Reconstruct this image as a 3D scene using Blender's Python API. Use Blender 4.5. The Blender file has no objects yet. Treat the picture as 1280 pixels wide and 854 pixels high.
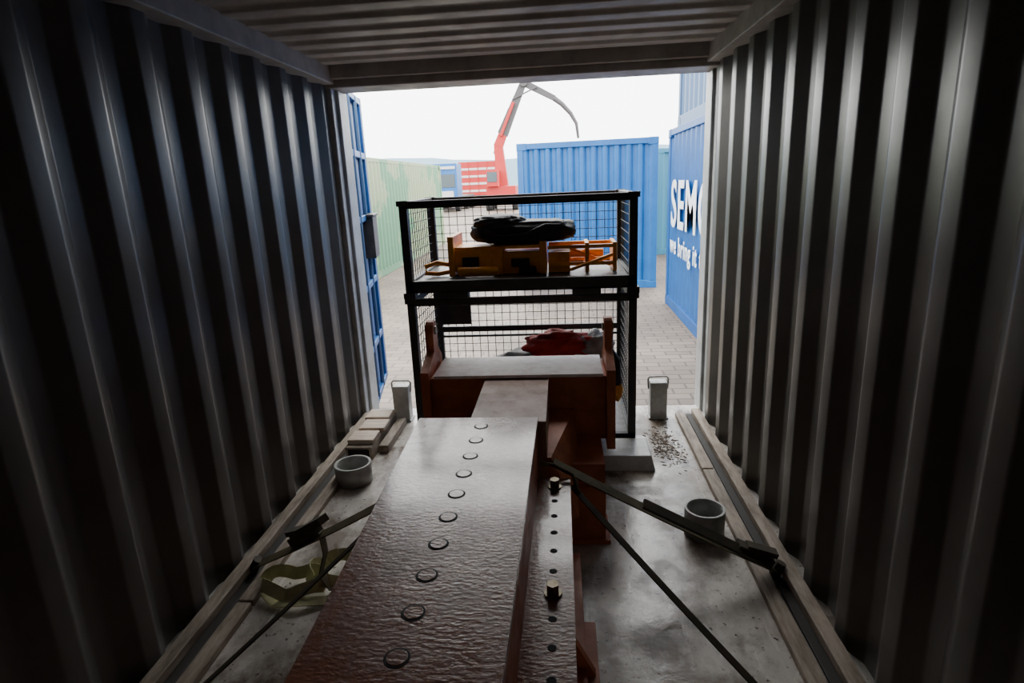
import bpy, bmesh, math, random
from mathutils import Vector, Matrix, noise
random.seed(4)
COL=bpy.context.scene.collection

# ---------------------------------------------------------------- materials
def mat(name,c,rough=.5,metal=0.,c2=None,nscale=4.,nlo=.4,nhi=.65,bump=0.,bscale=30.,rough2=None,coat=0.,stretch=(1,1,1),spec=.5,bstretch=None,tint=None):
    m=bpy.data.materials.new(name); m.use_nodes=True
    nt=m.node_tree; b=nt.nodes['Principled BSDF']
    b.inputs['Base Color'].default_value=(*c,1); b.inputs['Roughness'].default_value=rough
    b.inputs['Metallic'].default_value=metal; b.inputs['Coat Weight'].default_value=coat
    b.inputs['Coat Roughness'].default_value=.12
    b.inputs['Specular IOR Level'].default_value=spec
    if tint: b.inputs['Specular Tint'].default_value=(*tint,1)
    tc=nt.nodes.new('ShaderNodeTexCoord'); mp=nt.nodes.new('ShaderNodeMapping')
    mp.inputs['Scale'].default_value=stretch
    nt.links.new(tc.outputs['Object'],mp.inputs[0])
    if c2 is not None or rough2 is not None:
        n=nt.nodes.new('ShaderNodeTexNoise'); n.inputs['Scale'].default_value=nscale; n.inputs['Detail'].default_value=8
        n.inputs['Roughness'].default_value=.65
        nt.links.new(mp.outputs[0],n.inputs['Vector'])
        mr=nt.nodes.new('ShaderNodeMapRange'); mr.inputs[1].default_value=nlo; mr.inputs[2].default_value=nhi
        nt.links.new(n.outputs['Fac'],mr.inputs[0])
        if c2 is not None:
            mx=nt.nodes.new('ShaderNodeMix'); mx.data_type='RGBA'
            mx.inputs[6].default_value=(*c,1); mx.inputs[7].default_value=(*c2,1)
            nt.links.new(mr.outputs[0],mx.inputs[0]); nt.links.new(mx.outputs[2],b.inputs['Base Color'])
        if rough2 is not None:
            r=nt.nodes.new('ShaderNodeMapRange'); r.inputs[3].default_value=rough; r.inputs[4].default_value=rough2
            nt.links.new(mr.outputs[0],r.inputs[0]); nt.links.new(r.outputs[0],b.inputs['Roughness'])
    if bump>0:
        n2=nt.nodes.new('ShaderNodeTexNoise'); n2.inputs['Scale'].default_value=bscale; n2.inputs['Detail'].default_value=5
        if bstretch:
            mp2=nt.nodes.new('ShaderNodeMapping'); mp2.inputs['Scale'].default_value=bstretch
            nt.links.new(tc.outputs['Object'],mp2.inputs[0]); nt.links.new(mp2.outputs[0],n2.inputs['Vector'])
        else: nt.links.new(mp.outputs[0],n2.inputs['Vector'])
        bp=nt.nodes.new('ShaderNodeBump'); bp.inputs['Strength'].default_value=bump; bp.inputs['Distance'].default_value=.01
        nt.links.new(n2.outputs['Fac'],bp.inputs['Height']); nt.links.new(bp.outputs[0],b.inputs['Normal'])
    return m

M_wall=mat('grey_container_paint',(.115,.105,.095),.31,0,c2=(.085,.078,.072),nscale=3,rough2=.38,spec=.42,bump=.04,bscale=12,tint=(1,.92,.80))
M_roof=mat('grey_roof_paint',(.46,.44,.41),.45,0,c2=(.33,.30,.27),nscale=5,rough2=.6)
M_jamb=mat('pale_jamb_paint',(.46,.48,.49),.4,0,c2=(.33,.33,.32),nscale=6)
M_wood=mat('batten_wood',(.42,.35,.28),.6,0,c2=(.18,.14,.10),nscale=5,stretch=(6,1,6),bump=.3)
M_block=mat('pale_wood_block',(.62,.52,.42),.6,0,c2=(.44,.35,.27),nscale=7,stretch=(1,5,1),bump=.2)
M_gap=mat('floor_gutter_dark',(.03,.028,.025),.7)
M_red=mat('wet_red_brown_paint',(.25,.095,.058),.20,0,c2=(.17,.062,.040),nscale=8,rough2=.38,bump=.22,bscale=60,coat=.5,bstretch=(1,2.0,1))
M_neck=mat('rusty_brown_paint',(.36,.20,.14),.38,0,c2=(.24,.12,.08),nscale=7,rough2=.6,bump=.2,bscale=40)
M_red2=mat('red_brown_paint',(.54,.15,.055),.4,0,c2=(.36,.10,.04),nscale=9,rough2=.6,bump=.2)
M_wetsheen=mat('wet_plate_painted_sheen',(.86,.82,.80),.12,0,c2=(.66,.58,.55),nscale=14,rough2=.25,bump=.12,bscale=40,coat=.8)  # pale base colour paints in the sky reflection on the wet crosshead top
M_hole=mat('dark_hole',(.01,.008,.008),.8)
M_bolt=mat('bolt_steel',(.25,.22,.16),.35,.8,c2=(.12,.09,.05),nscale=30)
M_black=mat('black_steel',(.022,.022,.023),.5,0,c2=(.05,.045,.04),nscale=12)
M_wire=mat('wire_steel',(.035,.035,.035),.5,.3)
M_deck=mat('stillage_deck_steel',(.12,.12,.12),.4,0,c2=(.05,.04,.035),nscale=12)
M_or=mat('orange_paint',(1.,.42,.02),.4,0,c2=(.80,.26,.02),nscale=10)
M_blk=mat('black_rubber',(.015,.015,.017),.55,bump=.3,bscale=40)
M_bag=mat('red_fabric',(.68,.04,.03),.7,c2=(.45,.03,.03),nscale=12,bump=.6,bscale=20)
M_bagw=mat('grey_fabric',(.45,.45,.46),.7,bump=.5,bscale=25)
M_strap=mat('olive_webbing',(.16,.135,.07),.75,c2=(.08,.07,.04),nscale=15)
M_strapd=mat('dark_webbing',(.05,.043,.03),.75,c2=(.08,.065,.04),nscale=15)
M_strapy=mat('yellow_webbing',(.66,.66,.38),.7,c2=(.42,.42,.22),nscale=9)
M_pipe=mat('white_pipe',(.50,.52,.50),.45,c2=(.33,.33,.31),nscale=12)
M_white=mat('pale_grey_steel',(.60,.62,.61),.4,c2=(.40,.40,.38),nscale=10)
M_dirt=mat('soil_debris',(.13,.09,.06),.9,c2=(.07,.05,.035),nscale=20)
M_blue=mat('blue_container_paint',(.003,.115,.36),.42,c2=(.003,.09,.30),nscale=3)
M_blue2=mat('deep_blue_paint',(.002,.075,.27),.5,c2=(.002,.058,.21),nscale=3)
M_navy=mat('slate_blue_paint',(.04,.10,.21),.5)
M_green=mat('faded_green_paint',(.25,.31,.18),.6,c2=(.11,.25,.14),nscale=.6,nlo=.5,nhi=.53)
M_teal=mat('teal_paint',(.02,.15,.24),.5)
M_letter=mat('white_lettering',(.75,.80,.84),.5)
M_wht=mat('white_paint',(.5,.5,.5),.5)
M_cred=mat('crane_red',(.40,.010,.008),.5)
M_cgrey=mat('crane_grey',(.055,.052,.055),.5)
M_glass=mat('cab_glass',(.03,.05,.06),.1)
M_tyre=mat('tyre_rubber',(.02,.02,.02),.8)
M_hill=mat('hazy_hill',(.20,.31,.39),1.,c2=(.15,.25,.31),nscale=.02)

def floor_mat():
    m=bpy.data.materials.new('dirty_wet_floor'); m.use_nodes=True; nt=m.node_tree; b=nt.nodes['Principled BSDF']; L=nt.links.new
    tc=nt.nodes.new('ShaderNodeTexCoord')
    def nz(scale,st,det=8,r=.65,off=0):
        mp=nt.nodes.new('ShaderNodeMapping'); mp.inputs['Scale'].default_value=st; mp.inputs['Location'].default_value=(off,off,0); L(tc.outputs['Object'],mp.inputs[0])
        n=nt.nodes.new('ShaderNodeTexNoise'); n.inputs['Scale'].default_value=scale; n.inputs['Detail'].default_value=det; n.inputs['Roughness'].default_value=r
        L(mp.outputs[0],n.inputs['Vector']); return n.outputs['Fac']
    def rng(s,a,c,d=0.,e=1.):
        r=nt.nodes.new('ShaderNodeMapRange'); r.inputs[1].default_value=a; r.inputs[2].default_value=c; r.inputs[3].default_value=d; r.inputs[4].default_value=e
        L(s,r.inputs[0]); return r.outputs[0]
    def mix(f,a,c):
        x=nt.nodes.new('ShaderNodeMix'); x.data_type='RGBA'; L(f,x.inputs[0])
        for i,v in((6,a),(7,c)):
            if isinstance(v,tuple): x.inputs[i].default_value=(*v,1)
            else: L(v,x.inputs[i])
        return x.outputs[2]
    big=rng(nz(2.3,(1.2,.9,1),6,.6,3.3),.50,.60); fine=rng(nz(7,(1,.6,1),7,.7),.46,.62); spk=rng(nz(38,(1,1,1),3,.6),.62,.68); scr=rng(nz(9,(3,.2,1),4),.58,.66)
    c=mix(fine,(.66,.63,.58),(.44,.40,.35)); c=mix(scr,c,(.74,.72,.68)); c=mix(big,c,mix(fine,(.24,.19,.15),(.12,.09,.065))); c=mix(spk,c,(.10,.07,.05))
    L(c,b.inputs['Base Color']); L(rng(nz(3.1,(1,1,1)),.42,.56,.08,.45),b.inputs['Roughness'])
    bp=nt.nodes.new('ShaderNodeBump'); bp.inputs['Strength'].default_value=.3; bp.inputs['Distance'].default_value=.008; L(nz(14,(1,1,1),7),bp.inputs['Height']); L(bp.outputs[0],b.inputs['Normal'])
    return m
M_floor=floor_mat()
def paver_mat():
    m=bpy.data.materials.new('wet_pavers'); m.use_nodes=True; nt=m.node_tree; b=nt.nodes['Principled BSDF']
    tc=nt.nodes.new('ShaderNodeTexCoord'); br=nt.nodes.new('ShaderNodeTexBrick')
    br.inputs['Scale'].default_value=1.; br.inputs['Brick Width'].default_value=.28; br.inputs['Row Height'].default_value=.14
    br.inputs['Mortar Size'].default_value=.010
    br.inputs['Color1'].default_value=(.19,.150,.118,1); br.inputs['Color2'].default_value=(.135,.108,.086,1); br.inputs['Mortar'].default_value=(.07,.056,.044,1)
    nt.links.new(tc.outputs['Object'],br.inputs['Vector'])
    n=nt.nodes.new('ShaderNodeTexNoise'); n.inputs['Scale'].default_value=.8; n.inputs['Detail'].default_value=6
    nt.links.new(tc.outputs['Object'],n.inputs['Vector'])
    mx=nt.nodes.new('ShaderNodeMix'); mx.data_type='RGBA'; mx.blend_type='MULTIPLY'; mx.inputs[0].default_value=.6
    nt.links.new(br.outputs['Color'],mx.inputs[6]); 
    cr=nt.nodes.new('ShaderNodeMapRange'); cr.inputs[1].default_value=.35; cr.inputs[2].default_value=.65; cr.inputs[3].default_value=.55; cr.inputs[4].default_value=1.3
    nt.links.new(n.outputs['Fac'],cr.inputs[0]); nt.links.new(cr.outputs[0],mx.inputs[7]); nt.links.new(mx.outputs[2],b.inputs['Base Color'])
    b.inputs['Roughness'].default_value=.6; b.inputs['Specular IOR Level'].default_value=.35
    return m
M_pave=paver_mat()

# ---------------------------------------------------------------- builder
class B:
    def __init__(s,name,mats,bevel=0.,smooth=False,loc=(0,0,0),rot=0.):
        s.n=name; s.m=mats; s.bm=bmesh.new(); s.bev=bevel; s.sm=smooth; s.loc=loc; s.rot=rot
    def _mi(s,fs,mi,sm=False):
        for f in fs: f.material_index=mi; f.smooth=sm
    def hexa(s,p,mi=0):
        v=[s.bm.verts.new(q) for q in p]
        fs=[s.bm.faces.new([v[i] for i in f]) for f in ((0,3,2,1),(4,5,6,7),(0,1,5,4),(1,2,6,5),(2,3,7,6),(3,0,4,7))]
        s._mi(fs,mi); return v
    def box(s,x0,x1,y0,y1,z0,z1,mi=0):
        return s.hexa([(x0,y0,z0),(x1,y0,z0),(x1,y1,z0),(x0,y1,z0),(x0,y0,z1),(x1,y0,z1),(x1,y1,z1),(x0,y1,z1)],mi)
    def bar(s,a,b,w,h=None,mi=0,w2=None,h2=None,up=(0,0,1)):
        a=Vector(a);b=Vector(b);h=h or w; w2=w2 or w; h2=h2 or h
        d=(b-a).normalized(); u=Vector(up)
        if abs(d.dot(u))>.98: u=Vector((0,1,0))
        r=d.cross(u).normalized(); u=r.cross(d)
        p=[]
        for q,ww,hh in ((a,w,h),(b,w2,h2)):
            for i,j in ((-1,-1),(1,-1),(1,1),(-1,1)): p.append(q+r*i*ww/2+u*j*hh/2)
        return s.hexa(p,mi)
    def cyl(s,a,b,r,mi=0,n=20,r2=None,cap=True,sm=True):
        a=Vector(a);b=Vector(b); d=(b-a).normalized(); u=Vector((0,0,1)) if abs(d.z)<.9 else Vector((1,0,0))
        e=d.cross(u).normalized(); f=d.cross(e); r2=r if r2 is None else r2
        A=[];Bv=[]
        for i in range(n):
            t=2*math.pi*i/n; o=e*math.cos(t)+f*math.sin(t)
            A.append(s.bm.verts.new(a+o*r)); Bv.append(s.bm.verts.new(b+o*r2))
        for i in range(n):
            j=(i+1)%n; q=s.bm.faces.new((A[i],A[j],Bv[j],Bv[i])); q.material_index=mi; q.smooth=sm
        if cap:
            q=s.bm.faces.new(A[::-1]); q.material_index=mi; q=s.bm.faces.new(Bv); q.material_index=mi
    def pipe(s,c,r,ri,h,mi=0,n=40):
        c=Vector(c); rings=[]
        for rr,z in ((r,0),(r,h),(ri,h),(ri,0)):
            rings.append([s.bm.verts.new(c+Vector((rr*math.cos(2*math.pi*i/n),rr*math.sin(2*math.pi*i/n),z))) for i in range(n)])
        for k in range(4):
            a=rings[k]; b=rings[(k+1)%4]
            for i in range(n):
                j=(i+1)%n; q=s.bm.faces.new((a[i],a[j],b[j],b[i])); q.material_index=mi; q.smooth=(k in(0,2))
    def tube(s,pts,r,mi=0,n=10,closed=False):
        pts=[Vector(p) for p in pts]; N=len(pts); rings=[]
        pu=None
        for i,p in enumerate(pts):
            a=pts[i-1] if i>0 else (pts[-1] if closed else p); b=pts[(i+1)%N] if (i<N-1 or closed) else p
            d=(b-a).normalized()
            if pu is None: u=Vector((0,0,1)) if abs(d.z)<.9 else Vector((1,0,0))
            else: u=pu
            e=d.cross(u).normalized(); f=e.cross(d).normalized(); pu=f
            rr=r[i] if isinstance(r,(list,tuple)) else r
            rings.append([s.bm.verts.new(p+(e*math.cos(2*math.pi*k/n)+f*math.sin(2*math.pi*k/n))*rr) for k in range(n)])
        for i in range(N if closed else N-1):
            a=rings[i];b=rings[(i+1)%N]
            for k in range(n):
                q=s.bm.faces.new((a[k],a[(k+1)%n],b[(k+1)%n],b[k])); q.material_index=mi; q.smooth=True
        if not closed:
            q=s.bm.faces.new(rings[0][::-1]); q.material_index=mi; q=s.bm.faces.new(rings[-1]); q.material_index=mi
    def ribbon(s,pts,w,t=.004,mi=0,side=None):
        pts=[Vector(p) for p in pts]; N=len(pts); rs=[]
        for i,p in enumerate(pts):
            d=(pts[min(i+1,N-1)]-pts[max(i-1,0)]).normalized()
            sd=Vector(side) if side else Vector((0,1,0))
            sd=(sd-d*sd.dot(d)).normalized(); nn=d.cross(sd)
            rs.append([s.bm.verts.new(p+sd*a*w/2+nn*b*t/2) for a,b in((-1,-1),(1,-1),(1,1),(-1,1))])
        for i in range(N-1):
            a=rs[i];b=rs[i+1]
            for k in range(4):
                q=s.bm.faces.new((a[k],a[(k+1)%4],b[(k+1)%4],b[k])); q.material_index=mi
        for q in (rs[0][::-1],rs[-1]):
            q=s.bm.faces.new(q); q.material_index=mi
    def corr(s,o,u,v,nrm,L,H,pitch=.278,dep=.036,mi=0,rnd=True,inflat=.072,slope=.068,phase=0.):
        """corrugated sheet: o origin, u along length, v up, nrm toward the viewer side"""
        o=Vector(o);u=Vector(u);v=Vector(v);nrm=Vector(nrm)
        t=-phase
        prof=[(0,0),(inflat,0),(inflat+slope,-dep),(pitch-slope,-dep)]
        raw=[]
        while t<L+pitch:
            for a,d in prof: raw.append((t+a,d))
            t+=pitch
        r=.008 if rnd else 0
        pr=[]
        for i,(a,d) in enumerate(raw):
            if rnd and 0<i<len(raw)-1:
                q=Vector((a,d)); q0=Vector(raw[i-1]); q1=Vector(raw[i+1])
                e0=q+(q0-q).normalized()*r; e1=q+(q1-q).normalized()*r
                for k in range(4):
                    w=k/3; pr.append(tuple(e0*(1-w)**2+q*2*w*(1-w)+e1*w*w))
            else: pr.append((a,d))
        pr=[p for p in pr if 0<=p[0]<=L]
        if pr[0][0]>0: pr.insert(0,(0,pr[0][1]))
        if pr[-1][0]<L: pr.append((L,pr[-1][1]))
        lo=[s.bm.verts.new(o+u*a+nrm*d) for a,d in pr]; hi=[s.bm.verts.new(o+u*a+nrm*d+v*H) for a,d in pr]
        for i in range(len(pr)-1):
            q=s.bm.faces.new((lo[i],lo[i+1],hi[i+1],hi[i])); q.material_index=mi; q.smooth=rnd
    def blob(s,c,sz,mi=0,amp=.15,sub=3,seed=0,sq=1.,fq=1.7):
        r=bmesh.ops.create_icosphere(s.bm,subdivisions=sub,radius=1)
        for v in r['verts']:
            n=noise.noise(v.co*fq+Vector((seed,seed*2,0)))+.5*noise.noise(v.co*fq*2.4+Vector((seed,0,3)))
            k=1+amp*n*2
            w=[math.copysign(abs(q)**sq,q) for q in v.co]
            v.co=Vector(c)+Vector((w[0]*sz[0]*k,w[1]*sz[1]*k,w[2]*sz[2]*k))
        for f in {f for v in r['verts'] for f in v.link_faces}: f.material_index=mi; f.smooth=True
    def done(s,recalc=True):
        if recalc: bmesh.ops.recalc_face_normals(s.bm,faces=s.bm.faces)
        me=bpy.data.meshes.new(s.n); s.bm.to_mesh(me); s.bm.free()
        for m in s.m: me.materials.append(m)
        ob=bpy.data.objects.new(s.n,me); COL.objects.link(ob)
        ob.location=s.loc; ob.rotation_euler=(0,0,s.rot)
        if s.bev:
            md=ob.modifiers.new('bev','BEVEL'); md.width=s.bev; md.segments=2; md.limit_method='ANGLE'; md.angle_limit=math.radians(50)
        return ob

WX=1.17; YB=-2.0; YE=3.95; H=2.25; G=-.38
# ---------------------------------------------------------------- container shell
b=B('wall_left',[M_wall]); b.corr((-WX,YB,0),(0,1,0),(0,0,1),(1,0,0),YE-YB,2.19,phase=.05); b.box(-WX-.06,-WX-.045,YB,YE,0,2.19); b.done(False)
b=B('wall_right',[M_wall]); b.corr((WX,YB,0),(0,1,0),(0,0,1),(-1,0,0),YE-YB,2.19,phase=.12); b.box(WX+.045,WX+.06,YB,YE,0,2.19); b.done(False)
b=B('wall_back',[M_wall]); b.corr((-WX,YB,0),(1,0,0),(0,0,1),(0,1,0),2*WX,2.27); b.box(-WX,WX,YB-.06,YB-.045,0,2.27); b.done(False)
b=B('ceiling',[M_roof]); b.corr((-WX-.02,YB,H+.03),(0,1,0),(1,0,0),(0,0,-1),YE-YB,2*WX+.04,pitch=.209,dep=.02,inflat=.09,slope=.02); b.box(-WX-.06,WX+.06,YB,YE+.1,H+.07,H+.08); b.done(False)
b=B('floor',[M_floor]); b.box(-WX-.06,WX+.06,YB,YE+.1,-.15,0); b.done()
b=B('trim_1',[M_roof],.006)
for sx in(-1,1): b.box(min(sx*1.11,sx*1.23),max(sx*1.11,sx*1.23),YB,YE,2.19,2.29)
b.done()
b=B('trim_2',[M_roof,M_jamb],.008)   # header
b.box(-1.2,1.2,3.84,4.08,2.17,2.36,0); b.box(-1.2,1.2,3.80,3.84,2.215,2.36,0); b.done()
b=B('door_frame_post',[M_jamb],.008)
for sx,i0 in((-1,1.12),(1,1.165)):
    def bx(a,c,*r): b.box(min(sx*a,sx*c),max(sx*a,sx*c),*r)
    bx(i0,1.22,3.93,4.09,-.15,2.17); bx(i0+.02,1.22,3.86,3.93,0,2.19)
b.done()
b=B('trim_3',[M_gap,M_wood],.004)   # side battens + gutters
for sx in(-1,1):
    b.box(min(sx*1.06,sx*1.165),max(sx*1.06,sx*1.165),YB,3.86,0.0,.012,0)
    b.box(min(sx*1.095,sx*1.15),max(sx*1.095,sx*1.15),YB,3.86,.012,.05,1)
    y=YB
    while y<3.7:
        L=random.uniform(1.1,1.9); b.box(min(sx*.985,sx*1.045),max(sx*.985,sx*1.045),y,min(y+L,3.84),0,.03,1); y+=L+.012
b.done()

# ---------------------------------------------------------------- main beam
b=B('steel_box_beam',[M_red,M_red2,M_hole,M_bolt,M_neck,M_wetsheen],.010)
def lx(y): t=(y-.9)/1.3; return -.29-.04*t
def rx(y): t=(y-.9)/1.3; return .12+.02*t
y0,y1=.25,2.2
b.hexa([(lx(y0)+.02,y0,.10),(rx(y0),y0,.10),(rx(y1),y1,.10),(lx(y1)+.02,y1,.10),(lx(y0)+.02,y0,.655),(rx(y0),y0,.655),(rx(y1),y1,.655),(lx(y1)+.02,y1,.655)],1)
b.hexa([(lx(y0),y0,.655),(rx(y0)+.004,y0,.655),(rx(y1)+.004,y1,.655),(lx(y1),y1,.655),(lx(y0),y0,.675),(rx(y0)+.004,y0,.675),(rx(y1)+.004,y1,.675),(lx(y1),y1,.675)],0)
b.box(.10,.265,y0,2.14,.415,.44,0)      # bolted side flange
b.box(.245,.265,y0,2.14,.36,.416,1)
b.box(-.30,.30,y0,2.15,.07,.10,1)
for yy in (.5,1.45): b.box(-.36,.34,yy,yy+.34,0,.07,1); b.hexa([(.12,yy+.1,.07),(.33,yy+.1,.07),(.33,yy+.13,.07),(.12,yy+.13,.07),(.12,yy+.1,.40),(.16,yy+.1,.40),(.16,yy+.13,.40),(.12,yy+.13,.40)],1)
for i in range(14):
    yy=2.11-.128*i; xx=-.07-.0022*i
    b.cyl((xx,yy,.674),(xx,yy,.6758),.027,2,28); b.cyl((xx,yy,.6745),(xx,yy,.6772),.0215,0,24)
for i in range(18):
    yy=2.07-.102*i
    if i in(0,6,12):
        b.cyl((.205,yy,.44),(.205,yy,.446),.026,3); b.cyl((.205,yy,.446),(.205,yy,.474),.019,3,6,sm=False)
    else: b.cyl((.205,yy,.4395),(.205,yy,.4408),.012,2,18)
# narrow neck
b.box(-.13,.175,2.2,2.75,.36,.655,4)
b.hexa([(.175,2.2,.20),(.30,2.25,.20),(.30,2.75,.20),(.175,2.75,.20),(.175,2.2,.50),(.19,2.2,.50),(.30,2.75,.5),(.175,2.75,.5)],1)
b.box(.27,.42,2.38,2.56,0,.27,1); b.box(.25,.44,2.36,2.58,0,.02,1)
b.box(-.42,-.27,2.38,2.56,0,.27,1)
b.box(-.42,.42,2.42,2.75,.24,.36,1)
# cross head
b.box(-.40,.45,2.74,3.04,.34,.66,1)
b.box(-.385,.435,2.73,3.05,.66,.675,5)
for cx in(-.42,.47):
    prof=[(2.70,.30),(3.05,.30),(3.05,.70),(2.97,.76),(2.97,.86)]+[(2.92+.05*math.cos(t),.86+.05*math.sin(t)) for t in [math.pi*k/8 for k in range(1,8)]]+[(2.87,.86),(2.87,.76),(2.70,.70)]
    A=[b.bm.verts.new((cx-.02,p,q)) for p,q in prof]; Bq=[b.bm.verts.new((cx+.02,p,q)) for p,q in prof]
    n=len(prof)
    fs=[b.bm.faces.new(A[::-1]),b.bm.faces.new(Bq)]+[b.bm.faces.new((A[i],A[(i+1)%n],Bq[(i+1)%n],Bq[i])) for i in range(n)]
    for f in fs: f.material_index=1
    b.cyl((cx-.028,2.92,.86),(cx+.028,2.92,.86),.022,3)
b.done()

# ---------------------------------------------------------------- stillages
def mesh_panel(b,o,u,v,L,Hh,st=.055,w=.0052,mi=1):
    o=Vector(o);u=Vector(u);v=Vector(v)
    k=1
    while k*st<L-.01: b.bar(o+u*k*st,o+u*k*st+v*Hh,w,mi=mi); k+=1
    k=1
    while k*st<Hh-.01: b.bar(o+v*k*st,o+v*k*st+u*L,w,mi=mi); k+=1
X0,X1,Y0,Y1=-.645,.665,3.34,4.12
def stillage(z0,zt,upper):
    b=B('wire_mesh_stillage',[M_black,M_wire,M_deck],.003)
    p=.045
    for x in(X0,X1-p):
        for y in(Y0,Y1-p):
            b.box(x,x+p,y,y+p,z0,zt)
            b.box(x-.012,x+p+.012,y-.012,y+p+.012,z0,z0+.035)
            b.box(x-.01,x+p+.01,y-.01,y+p+.01,zt-.03,zt)
    dz=z0+.085
    for (xa,xb,ya,yb) in((X0,X1,Y0,Y0+.04),(X0,X1,Y1-.04,Y1),(X0,X0+.04,Y0,Y1),(X1-.04,X1,Y0,Y1)):
        b.box(xa,xb,ya,yb,dz-.055,dz+.015)
        b.box(xa,xb,ya,yb,zt-.045,zt-.004)
    b.box(X0+.02,X1-.02,Y0+.02,Y1-.02,dz-.012,dz+.004,2)
    hh=zt-.04-dz
    mesh_panel(b,(X0+.03,Y1-.02,dz),(1,0,0),(0,0,1),X1-X0-.06,hh)
    mesh_panel(b,(X0+.02,Y0+.03,dz),(0,1,0),(0,0,1),Y1-Y0-.06,hh)
    mesh_panel(b,(X1-.02,Y0+.03,dz),(0,1,0),(0,0,1),Y1-Y0-.06,hh)
    if upper:
        b.box(X0+.2,X0+.36,Y0,Y0+.03,z0,dz-.04); b.box(X1-.36,X1-.2,Y0,Y0+.03,z0,dz-.04)
    else:
        b.box(X0,X1,Y1-.04,Y1,.56,.60); b.box(X0,X1,Y1-.035,Y1-.005,.52,.535)
        b.box(-.61,-.39,Y1-.06,Y1-.045,.62,.90)
    return b.done()
stillage(0.0,.945,False)
stillage(.945,1.495,True)
b=B('pallet_base_plate',[M_white],.006)
b.hexa([(.36,3.05,0),(.74,3.05,0),(.74,3.31,0),(.36,3.31,0),(.38,3.07,.085),(.72,3.07,.085),(.72,3.31,.085),(.38,3.31,.085)])
b.done()
# equipment in the upper stillage
dk=1.039
b=B('orange_hydraulic_tool',[M_or,M_blk,M_bolt],.006)
b.box(-.42,-.16,3.55,3.85,dk+.02,dk+.15); b.box(-.10,.12,3.58,3.82,dk+.0,dk+.13); b.box(.17,.30,3.57,3.83,dk,dk+.12)
b.box(-.42,-.385,3.52,3.88,dk,dk+.235); b.box(.12,.16,3.53,3.87,dk,dk+.19)
b.box(-.385,.12,3.56,3.84,dk+.15,dk+.168)
b.box(-.16,-.10,3.54,3.86,dk,dk+.168)
b.box(-.34,-.24,3.535,3.56,dk+.05,dk+.11,1); b.box(-.05,.06,3.565,3.59,dk+.04,dk+.09,1)
b.cyl((-.36,3.50,dk+.03),(-.12,3.50,dk+.03),.028,0); b.cyl((.0,3.5,dk+.026),(.1,3.5,dk+.026),.025,1)
for z in(dk+.05,dk+.15):
    for y in(3.56,3.78): b.bar((.17,y,z),(.57,y,z),.022)
for x in(.40,.56):
    b.box(x-.012,x+.012,3.55,3.79,dk,dk+.17)
b.cyl((.2,3.66,dk+.10),(.5,3.66,dk+.10),.025,0)
b.bar((.30,3.52,dk+.02),(.56,3.58,dk+.10),.018); b.bar((.30,3.60,dk+.14),(.54,3.62,dk+.03),.018)
b.tube([(-.42,3.6,dk+.06),(-.50,3.58,dk+.08),(-.57,3.56,dk+.06),(-.57,3.56,dk+.02),(-.50,3.58,dk+.012),(-.42,3.6,dk+.02)],.014,0)
b.done()
b=B('black_bag',[M_blk])
b.blob((.02,3.70,dk+.24),(.31,.14,.068),amp=.06,seed=2,sub=4,sq=.55,fq=3.)
b.blob((-.12,3.68,dk+.30),(.15,.11,.045),amp=.08,seed=5,sub=4,sq=.7,fq=3.)
b.tube([(-.2,3.56,dk+.26),(-.1,3.545,dk+.22),(.05,3.545,dk+.235),(.16,3.56,dk+.28)],.012)
b.done()
# contents of the lower stillage
b=B('lifting_sling_bundle',[M_bag,M_bagw,M_blk,M_or])
b.blob((.10,3.72,.33),(.42,.26,.22),2,amp=.12,seed=9)
b.blob((.22,3.66,.57),(.20,.14,.085),0,amp=.18,seed=3,fq=2.6,sub=4); b.blob((.44,3.70,.55),(.12,.13,.08),1,amp=.2,seed=5,sub=4)
for k in range(4):
    b.tube([(.50+.02*k,3.46,.62-.03*k),(.56,3.44,.52),(.57-.01*k,3.43,.38),(.50,3.45,.24+.03*k),(.44+.02*k,3.48,.16)],.022,2)
b.blob((.56,3.43,.34),(.04,.035,.06),3,amp=.2,seed=7)
b.done()

# ---------------------------------------------------------------- lashing posts, pipes, wood
for sx in(-1,1):
    b=B('lashing_post',[M_white,M_bolt],.006)
    x=sx*.87; y=3.84
    b.box(x-.055,x+.055,y-.045,y+.045,0,.255); b.box(x-.065,x+.065,y-.055,y+.055,0,.012)
    b.tube([(x-.062,y,.20),(x-.066,y,.27),(x-.055,y,.285),(x+.055,y,.285),(x+.066,y,.27),(x+.062,y,.20)],.006,0)
    b.done()
b=B('pipe_collar',[M_pipe]); b.pipe((-.925,2.95,0),.10,.088,.11); b.done()
b=B('pipe_collar',[M_pipe]); b.pipe((.865,2.46,0),.088,.078,.125); b.done()
b=B('timber_block_stack',[M_wood,M_block,M_hole],.006)
b.box(-1.06,-.90,3.2,3.77,0,.085,0); b.box(-1.045,-.915,3.195,3.21,.012,.073,2)
for k,(yy,dx) in enumerate(((3.24,0),(3.42,.015),(3.6,-.005))): b.box(-1.06+dx,-.90+dx,yy,yy+.15,.085,.115,1)
b.box(-.89,-.83,3.3,3.75,0,.05,0); b.done()

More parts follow.
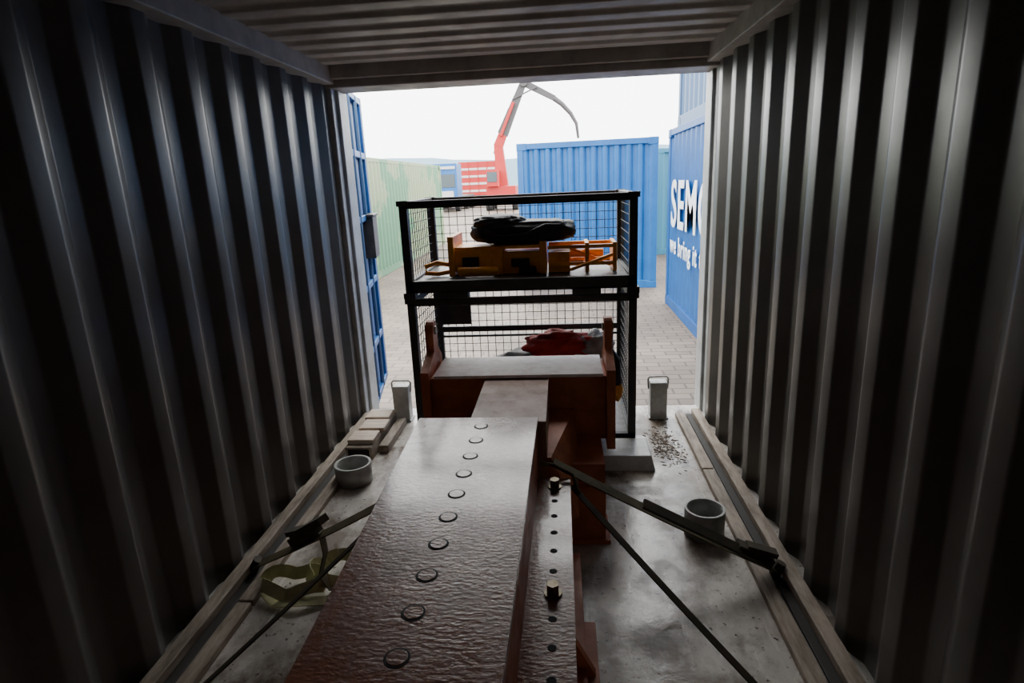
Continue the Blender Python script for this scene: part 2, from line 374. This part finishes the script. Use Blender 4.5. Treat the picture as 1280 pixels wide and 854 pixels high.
# ---------------------------------------------------------------- straps
def line(a,c,n=12,sag=.0):
    a=Vector(a);c=Vector(c); return [a.lerp(c,i/n)-Vector((0,0,sag*4*(i/n)*(1-i/n))) for i in range(n+1)]
def ratchet(b,c,d,mi):
    c=Vector(c); d=Vector(d).normalized(); 
    b.bar(c-d*.07,c+d*.08,.055,.035,mi); b.bar(c-d*.03+Vector((0,0,.02)),c+d*.10+Vector((0,0,.045)),.045,.02,mi)
    sdv=d.cross(Vector((0,0,1))).normalized()*.04
    b.cyl(c-sdv,c+sdv,.018,mi)
b=B('ratchet_strap',[M_strapd,M_strap,M_bolt])
P0=(.20,2.18,.49);P1=(1.08,2.14,.04)
b.ribbon(line(P0,P1,14,.012),.05,.006,1,side=(0,1,.2)); b.ribbon(line((.55,2.15,.325),(1.02,2.12,.09),8,.0),.045,.012,0,side=(0,1,.4))
ratchet(b,(.98,2.145,.11),Vector(P1)-Vector(P0),0); b.cyl((1.06,2.14,.0),(1.09,2.14,.07),.02,0)
b.done()
b=B('ratchet_strap',[M_strapd,M_strap,M_bolt])
b.ribbon(line((.27,2.10,.43),(.84,1.57,.008),14,.006),.026,.006,0,side=(.6,.7,0)); b.tube([(.15,2.17,.49),(.2,2.155,.49),(.275,2.13,.46),(.30,2.07,.40)],.008,1); b.done()
b=B('ratchet_strap',[M_strapd,M_strap,M_strapy])
P0=(-.35,1.91,.50);P1=(-1.08,2.13,.04)
b.ribbon(line(P0,P1,14,.01),.045,.006,1,side=(0,1,.2)); ratchet(b,(-.80,2.06,.235),Vector(P1)-Vector(P0),0)
b.bar((-.86,2.08,.22),(-.70,2.02,.33),.05,.03,0); b.cyl((-1.10,2.13,0),(-1.06,2.13,.07),.02,0)
def floorloop(c,rx_,ry_,ph,n=26,h=.05,turn=1.):
    return [(c[0]+rx_*math.cos(ph+2*math.pi*turn*i/n),c[1]+ry_*math.sin(ph+2*math.pi*turn*i/n),.028+h*abs(math.sin(ph+i*.5))) for i in range(n+1)]
b.ribbon([(-.72,2.03,.27),(-.71,2.02,.18),(-.73,2.0,.10),(-.70,2.0,.04),(-.64,2.03,.03),(-.60,2.1,.04)],.045,.005,1,side=(0,1,0))
b.ribbon(floorloop((-.86,2.02),.13,.07,.3,h=.03),.05,.004,2,side=(0,.6,.8)); b.ribbon(floorloop((-.72,2.10),.10,.09,1.7,h=.03),.05,.004,2,side=(0,.7,.8))
b.ribbon([(-.96,1.98,.03),(-.9,1.93,.012),(-.8,1.92,.03),(-.7,1.95,.012),(-.62,2.0,.03)],.05,.004,2,side=(.1,1,.1))
b.done()
b=B('ratchet_strap',[M_strapd,M_strap,M_bolt])
b.ribbon(line((-.34,1.76,.53),(-.97,1.50,.008),14,.006),.024,.006,0,side=(-.3,.9,0)); b.done()

# ---------------------------------------------------------------- dirt
b=B('soil_debris',[M_dirt,M_wood])
def chips(cx,cy,sx,sy,n,s0,s1,mi=0):
    for i in range(n):
        x=random.gauss(cx,sx);y=random.gauss(cy,sy); s=random.uniform(s0,s1)
        if abs(x)>.95 or y>3.74 or (x<.76 and y<3.5): continue
        a=random.uniform(0,3.14); d=Vector((math.cos(a),math.sin(a),0))*s*random.uniform(1,4)
        c=Vector((x,y,s*.2)); b.bar(c-d/2,c+d/2,s*.8,s*.4,mi)
chips(.85,3.40,.05,.13,380,.002,.008); chips(.86,3.3,.04,.10,60,.002,.006,1)
b.done()

# ---------------------------------------------------------------- open door leaf
b=B('door_1',[M_blue2,M_blue,M_navy,M_black],.006,loc=(-1.215,4.12,0),rot=math.radians(10.5))
L=1.05
b.box(-.05,0,0,L,-.1,2.28,0)
b.box(0,.035,0,.06,-.1,2.28,1); b.box(0,.04,L-.1,L,-.1,2.28,0)
for z in(-.1,.32,.80,1.32,1.80,2.22): b.box(0,.04,.06,L-.1,z,z+.05,1)
for yy in(.35,.7): b.cyl((.03,yy,-.08),(.03,yy,2.26),.017,2)
b.box(0,.09,L-.40,L-.12,1.02,1.36,3); b.box(0,.10,L-.42,L-.10,1.35,1.37,3)
b.done()

# ---------------------------------------------------------------- yard
b=B('paved_ground',[M_pave]); b.box(-150,150,-40,260,G-.1,G); b.done()
b=B('container_sill',[M_wall],.01); b.box(-1.22,1.22,-2.1,4.08,G,-.15); b.done()

def container(name,mt,x,y,rot,L=6.06,W=2.44,Hc=2.59,z=G,pe=.25):
    """x,y = near-left bottom corner; length along +y"""
    b=B(name,[mt],.008,loc=(x,y,z),rot=rot)
    r=.11
    for xx in(0,W-r):
        for yy in(0,L-r): b.box(xx,xx+r,yy,yy+r,0,Hc)
        b.box(xx,xx+r*.7,0,L,0,.15); b.box(xx,xx+r*.7,0,L,Hc-.09,Hc)
    for yy in(0,L-r): b.box(0,W,yy,yy+r,0,.14); b.box(0,W,yy,yy+r,Hc-.10,Hc)
    for xx in(-.006,W-.17):
        for yy in(-.006,L-.17):
            for zz in(-.0,Hc-.118): b.box(xx,xx+.176,yy,yy+.176,zz,zz+.122)
    b.corr((r,.02,.14),(1,0,0),(0,0,1),(0,-1,0),W-2*r,Hc-.24,pitch=pe,dep=.045,inflat=pe*.3,slope=pe*.2)
    b.corr((r,L-.02,.14),(1,0,0),(0,0,1),(0,1,0),W-2*r,Hc-.24)
    b.corr((.02,r,.15),(0,1,0),(0,0,1),(-1,0,0),L-2*r,Hc-.24)
    b.corr((W-.02,r,.15),(0,1,0),(0,0,1),(1,0,0),L-2*r,Hc-.24)
    b.box(.05,W-.05,.05,L-.05,Hc-.05,Hc-.03); b.box(.07,W-.07,.07,L-.07,.02,.1)
    return b.done()
container('shipping_container',M_blue,-.50,11.05,math.radians(-4),pe=.2)
container('shipping_container',M_blue2,1.87,3.45,0)
container('shipping_container',M_navy,1.95,3.2,0,z=G+2.60)
container('shipping_container',M_green,-6.2,8.6,0,L=12.19)
container('shipping_container',M_teal,2.62,15.6,0)
container('shipping_container',M_blue,-30,62,math.radians(-60),L=12.19)
def text(s,size,y,z):
    cu=bpy.data.curves.new('lettering','FONT'); cu.body=s; cu.size=size; cu.extrude=.003; cu.offset=.012*size; cu.space_character=1.12
    ob=bpy.data.objects.new('container_lettering',cu); COL.objects.link(ob); cu.materials.append(M_letter)
    ob.rotation_euler=(math.pi/2,0,-math.pi/2); ob.location=(1.862,y,z); return ob
text('SEMOT',.92,9.15,.86)
text('we bring it to you',.36,9.15,.48)

# truck + trailer
b=B('cargo_truck',[M_blue,M_glass,M_tyre,M_wht,M_cgrey],.05)
x,y=-8.45,45.
b.box(x-1.2,x+1.2,y,y+2.2,.5+G,3.45+G,0); b.box(x-1.05,x+1.05,y-.03,y,1.75+G,2.7+G,1); b.box(x-1.2,x+1.2,y-.08,y+.1,.4+G,.85+G,4)
b.box(x-.9,x+.9,y-.05,y,1.05+G,1.5+G,3); b.box(x-1.1,x+1.1,y-.1,y+.5,3.05+G,3.25+G,3)
b.box(x-1.,x+1.,y+2.2,y+10,.8+G,1.1+G,4)
for sx in(-1,1):
    for yy in(y+.9,y+5,y+7,y+8.5): b.cyl((x+sx*.85,yy,.5+G),(x+sx*1.2,yy,.5+G),.5,2)
b.done()
b=B('red_slatted_trailer',[M_cred,M_wht,M_tyre,M_cgrey],.03)
x=-6.85;y=57.
b.box(x-2.2,x+1.25,y,y+9,.9+G,3.9+G,0)
for z in(1.2,1.85,2.5,3.15): b.box(x-2.15,x+1.2,y-.04,y,z+G,z+.2+G,1)
for xx in(-2.2,-1.3,-.45,.4,1.17): b.box(x+xx,x+xx+.09,y-.06,y,.9+G,3.9+G,0)
b.box(x-2.1,x+1.1,y,y+9,.6+G,.9+G,3)
for sx in(-1,1):
    for yy in(y+1.5,y+3,y+7): b.cyl((x+sx*.8,yy,.5+G),(x+sx*1.2,yy,.5+G),.5,2)
b.done()
# material handler crane
b=B('loading_crane',[M_cred,M_cgrey,M_tyre,M_glass,M_wht],.03)
y=45.
b.box(-5.,-2.9,y-1.2,y+3.5,.7+G,1.7+G,0); b.box(-4.9,-4.1,y-1.6,y+.2,1.7+G,2.8+G,0); b.box(-4.85,-4.15,y-1.63,y-1.6,2.0+G,2.7+G,3)
for sx in(-4.9,-3.0):
    for yy in(y-.6,y+1,y+2.7): b.cyl((sx-.2,yy,.5+G),(sx+.2,yy,.5+G),.5,2)
b.bar((-3.95,y+.5,1.7+G),(-4.15,y+.5,4.3),.85,.85,0,.62,.62); b.bar((-4.15,y+.5,4.1),(-3.75,y+.5,5.0),.66,.66,0,.58,.58)
b.bar((-3.8,y+.5,4.9),(-2.15,y+.5,8.35),.60,.74,1,.38,.44)
b.bar((-2.15,y+.5,8.30),(.0,y+.5,7.15),.36,.44,1,.32,.36)
b.tube([(-.1,y+.5,7.2),(.5,y+.5,6.75),(1.1,y+.5,6.1),(1.5,y+.5,5.4),(1.62,y+.5,4.4)],[.19,.17,.15,.12,.09],1)
b.bar((-4.5,y+.5,3.6),(-3.3,y+.5,6.6),.16,.16,4); b.bar((-3.0,y+.2,7.2),(-1.2,y+.2,7.95),.10,.10,1); b.bar((-3.9,y+.05,4.8),(-2.9,y+.05,7.0),.20,.20,0)
b.cyl((-2.15,y+.1,8.3),(-2.15,y+.9,8.3),.3,1)
b.done()
# hills
b=B('distant_hills',[M_hill])
xs=[-160+i*8 for i in range(41)]
top=[b.bm.verts.new((x,235,G+12+3*noise.noise(Vector((x*.02,0,0)))+1.2*noise.noise(Vector((x*.1,4,0))))) for x in xs]
lo=[b.bm.verts.new((x,225,G)) for x in xs]; bk=[b.bm.verts.new((x,245,G)) for x in xs]
for i in range(40): b.bm.faces.new((lo[i],lo[i+1],top[i+1],top[i])); b.bm.faces.new((top[i],top[i+1],bk[i+1],bk[i]))
b.done()

# ---------------------------------------------------------------- light
w=bpy.data.worlds.new('overcast_sky'); bpy.context.scene.world=w; w.use_nodes=True; nt=w.node_tree
bg=nt.nodes['Background']; tc=nt.nodes.new('ShaderNodeTexCoord'); sp=nt.nodes.new('ShaderNodeSeparateXYZ'); cr=nt.nodes.new('ShaderNodeValToRGB')
nt.links.new(tc.outputs['Generated'],sp.inputs[0]); nt.links.new(sp.outputs['Z'],cr.inputs[0]); nt.links.new(cr.outputs[0],bg.inputs[0])
cr.color_ramp.elements[0].color=(.92,.96,.97,1); cr.color_ramp.elements[1].color=(1,.99,.97,1); cr.color_ramp.elements[0].position=0; cr.color_ramp.elements[1].position=.25
bg.inputs[1].default_value=4.3
sc=bpy.context.scene
sc.view_settings.view_transform='AgX'; sc.view_settings.exposure=.95
sc.view_settings.look='None'

# ---------------------------------------------------------------- camera
F=750.0
Yv=Vector((60,-202,750)).normalized(); D=Vector((123,2755,741)); D=(D-Yv*D.dot(Yv)).normalized(); X=D.cross(Yv)
R=Matrix(((X.x,-X.y,-X.z),(Yv.x,-Yv.y,-Yv.z),(-D.x,D.y,D.z)))
cd=bpy.data.cameras.new('camera'); cd.sensor_width=36; cd.lens=36*F/1280; cd.clip_end=1000; cd.clip_start=.02
co=bpy.data.objects.new('camera',cd); COL.objects.link(co)
co.matrix_world=Matrix.Translation((.25,0,1.57))@R.to_4x4()
sc.camera=co
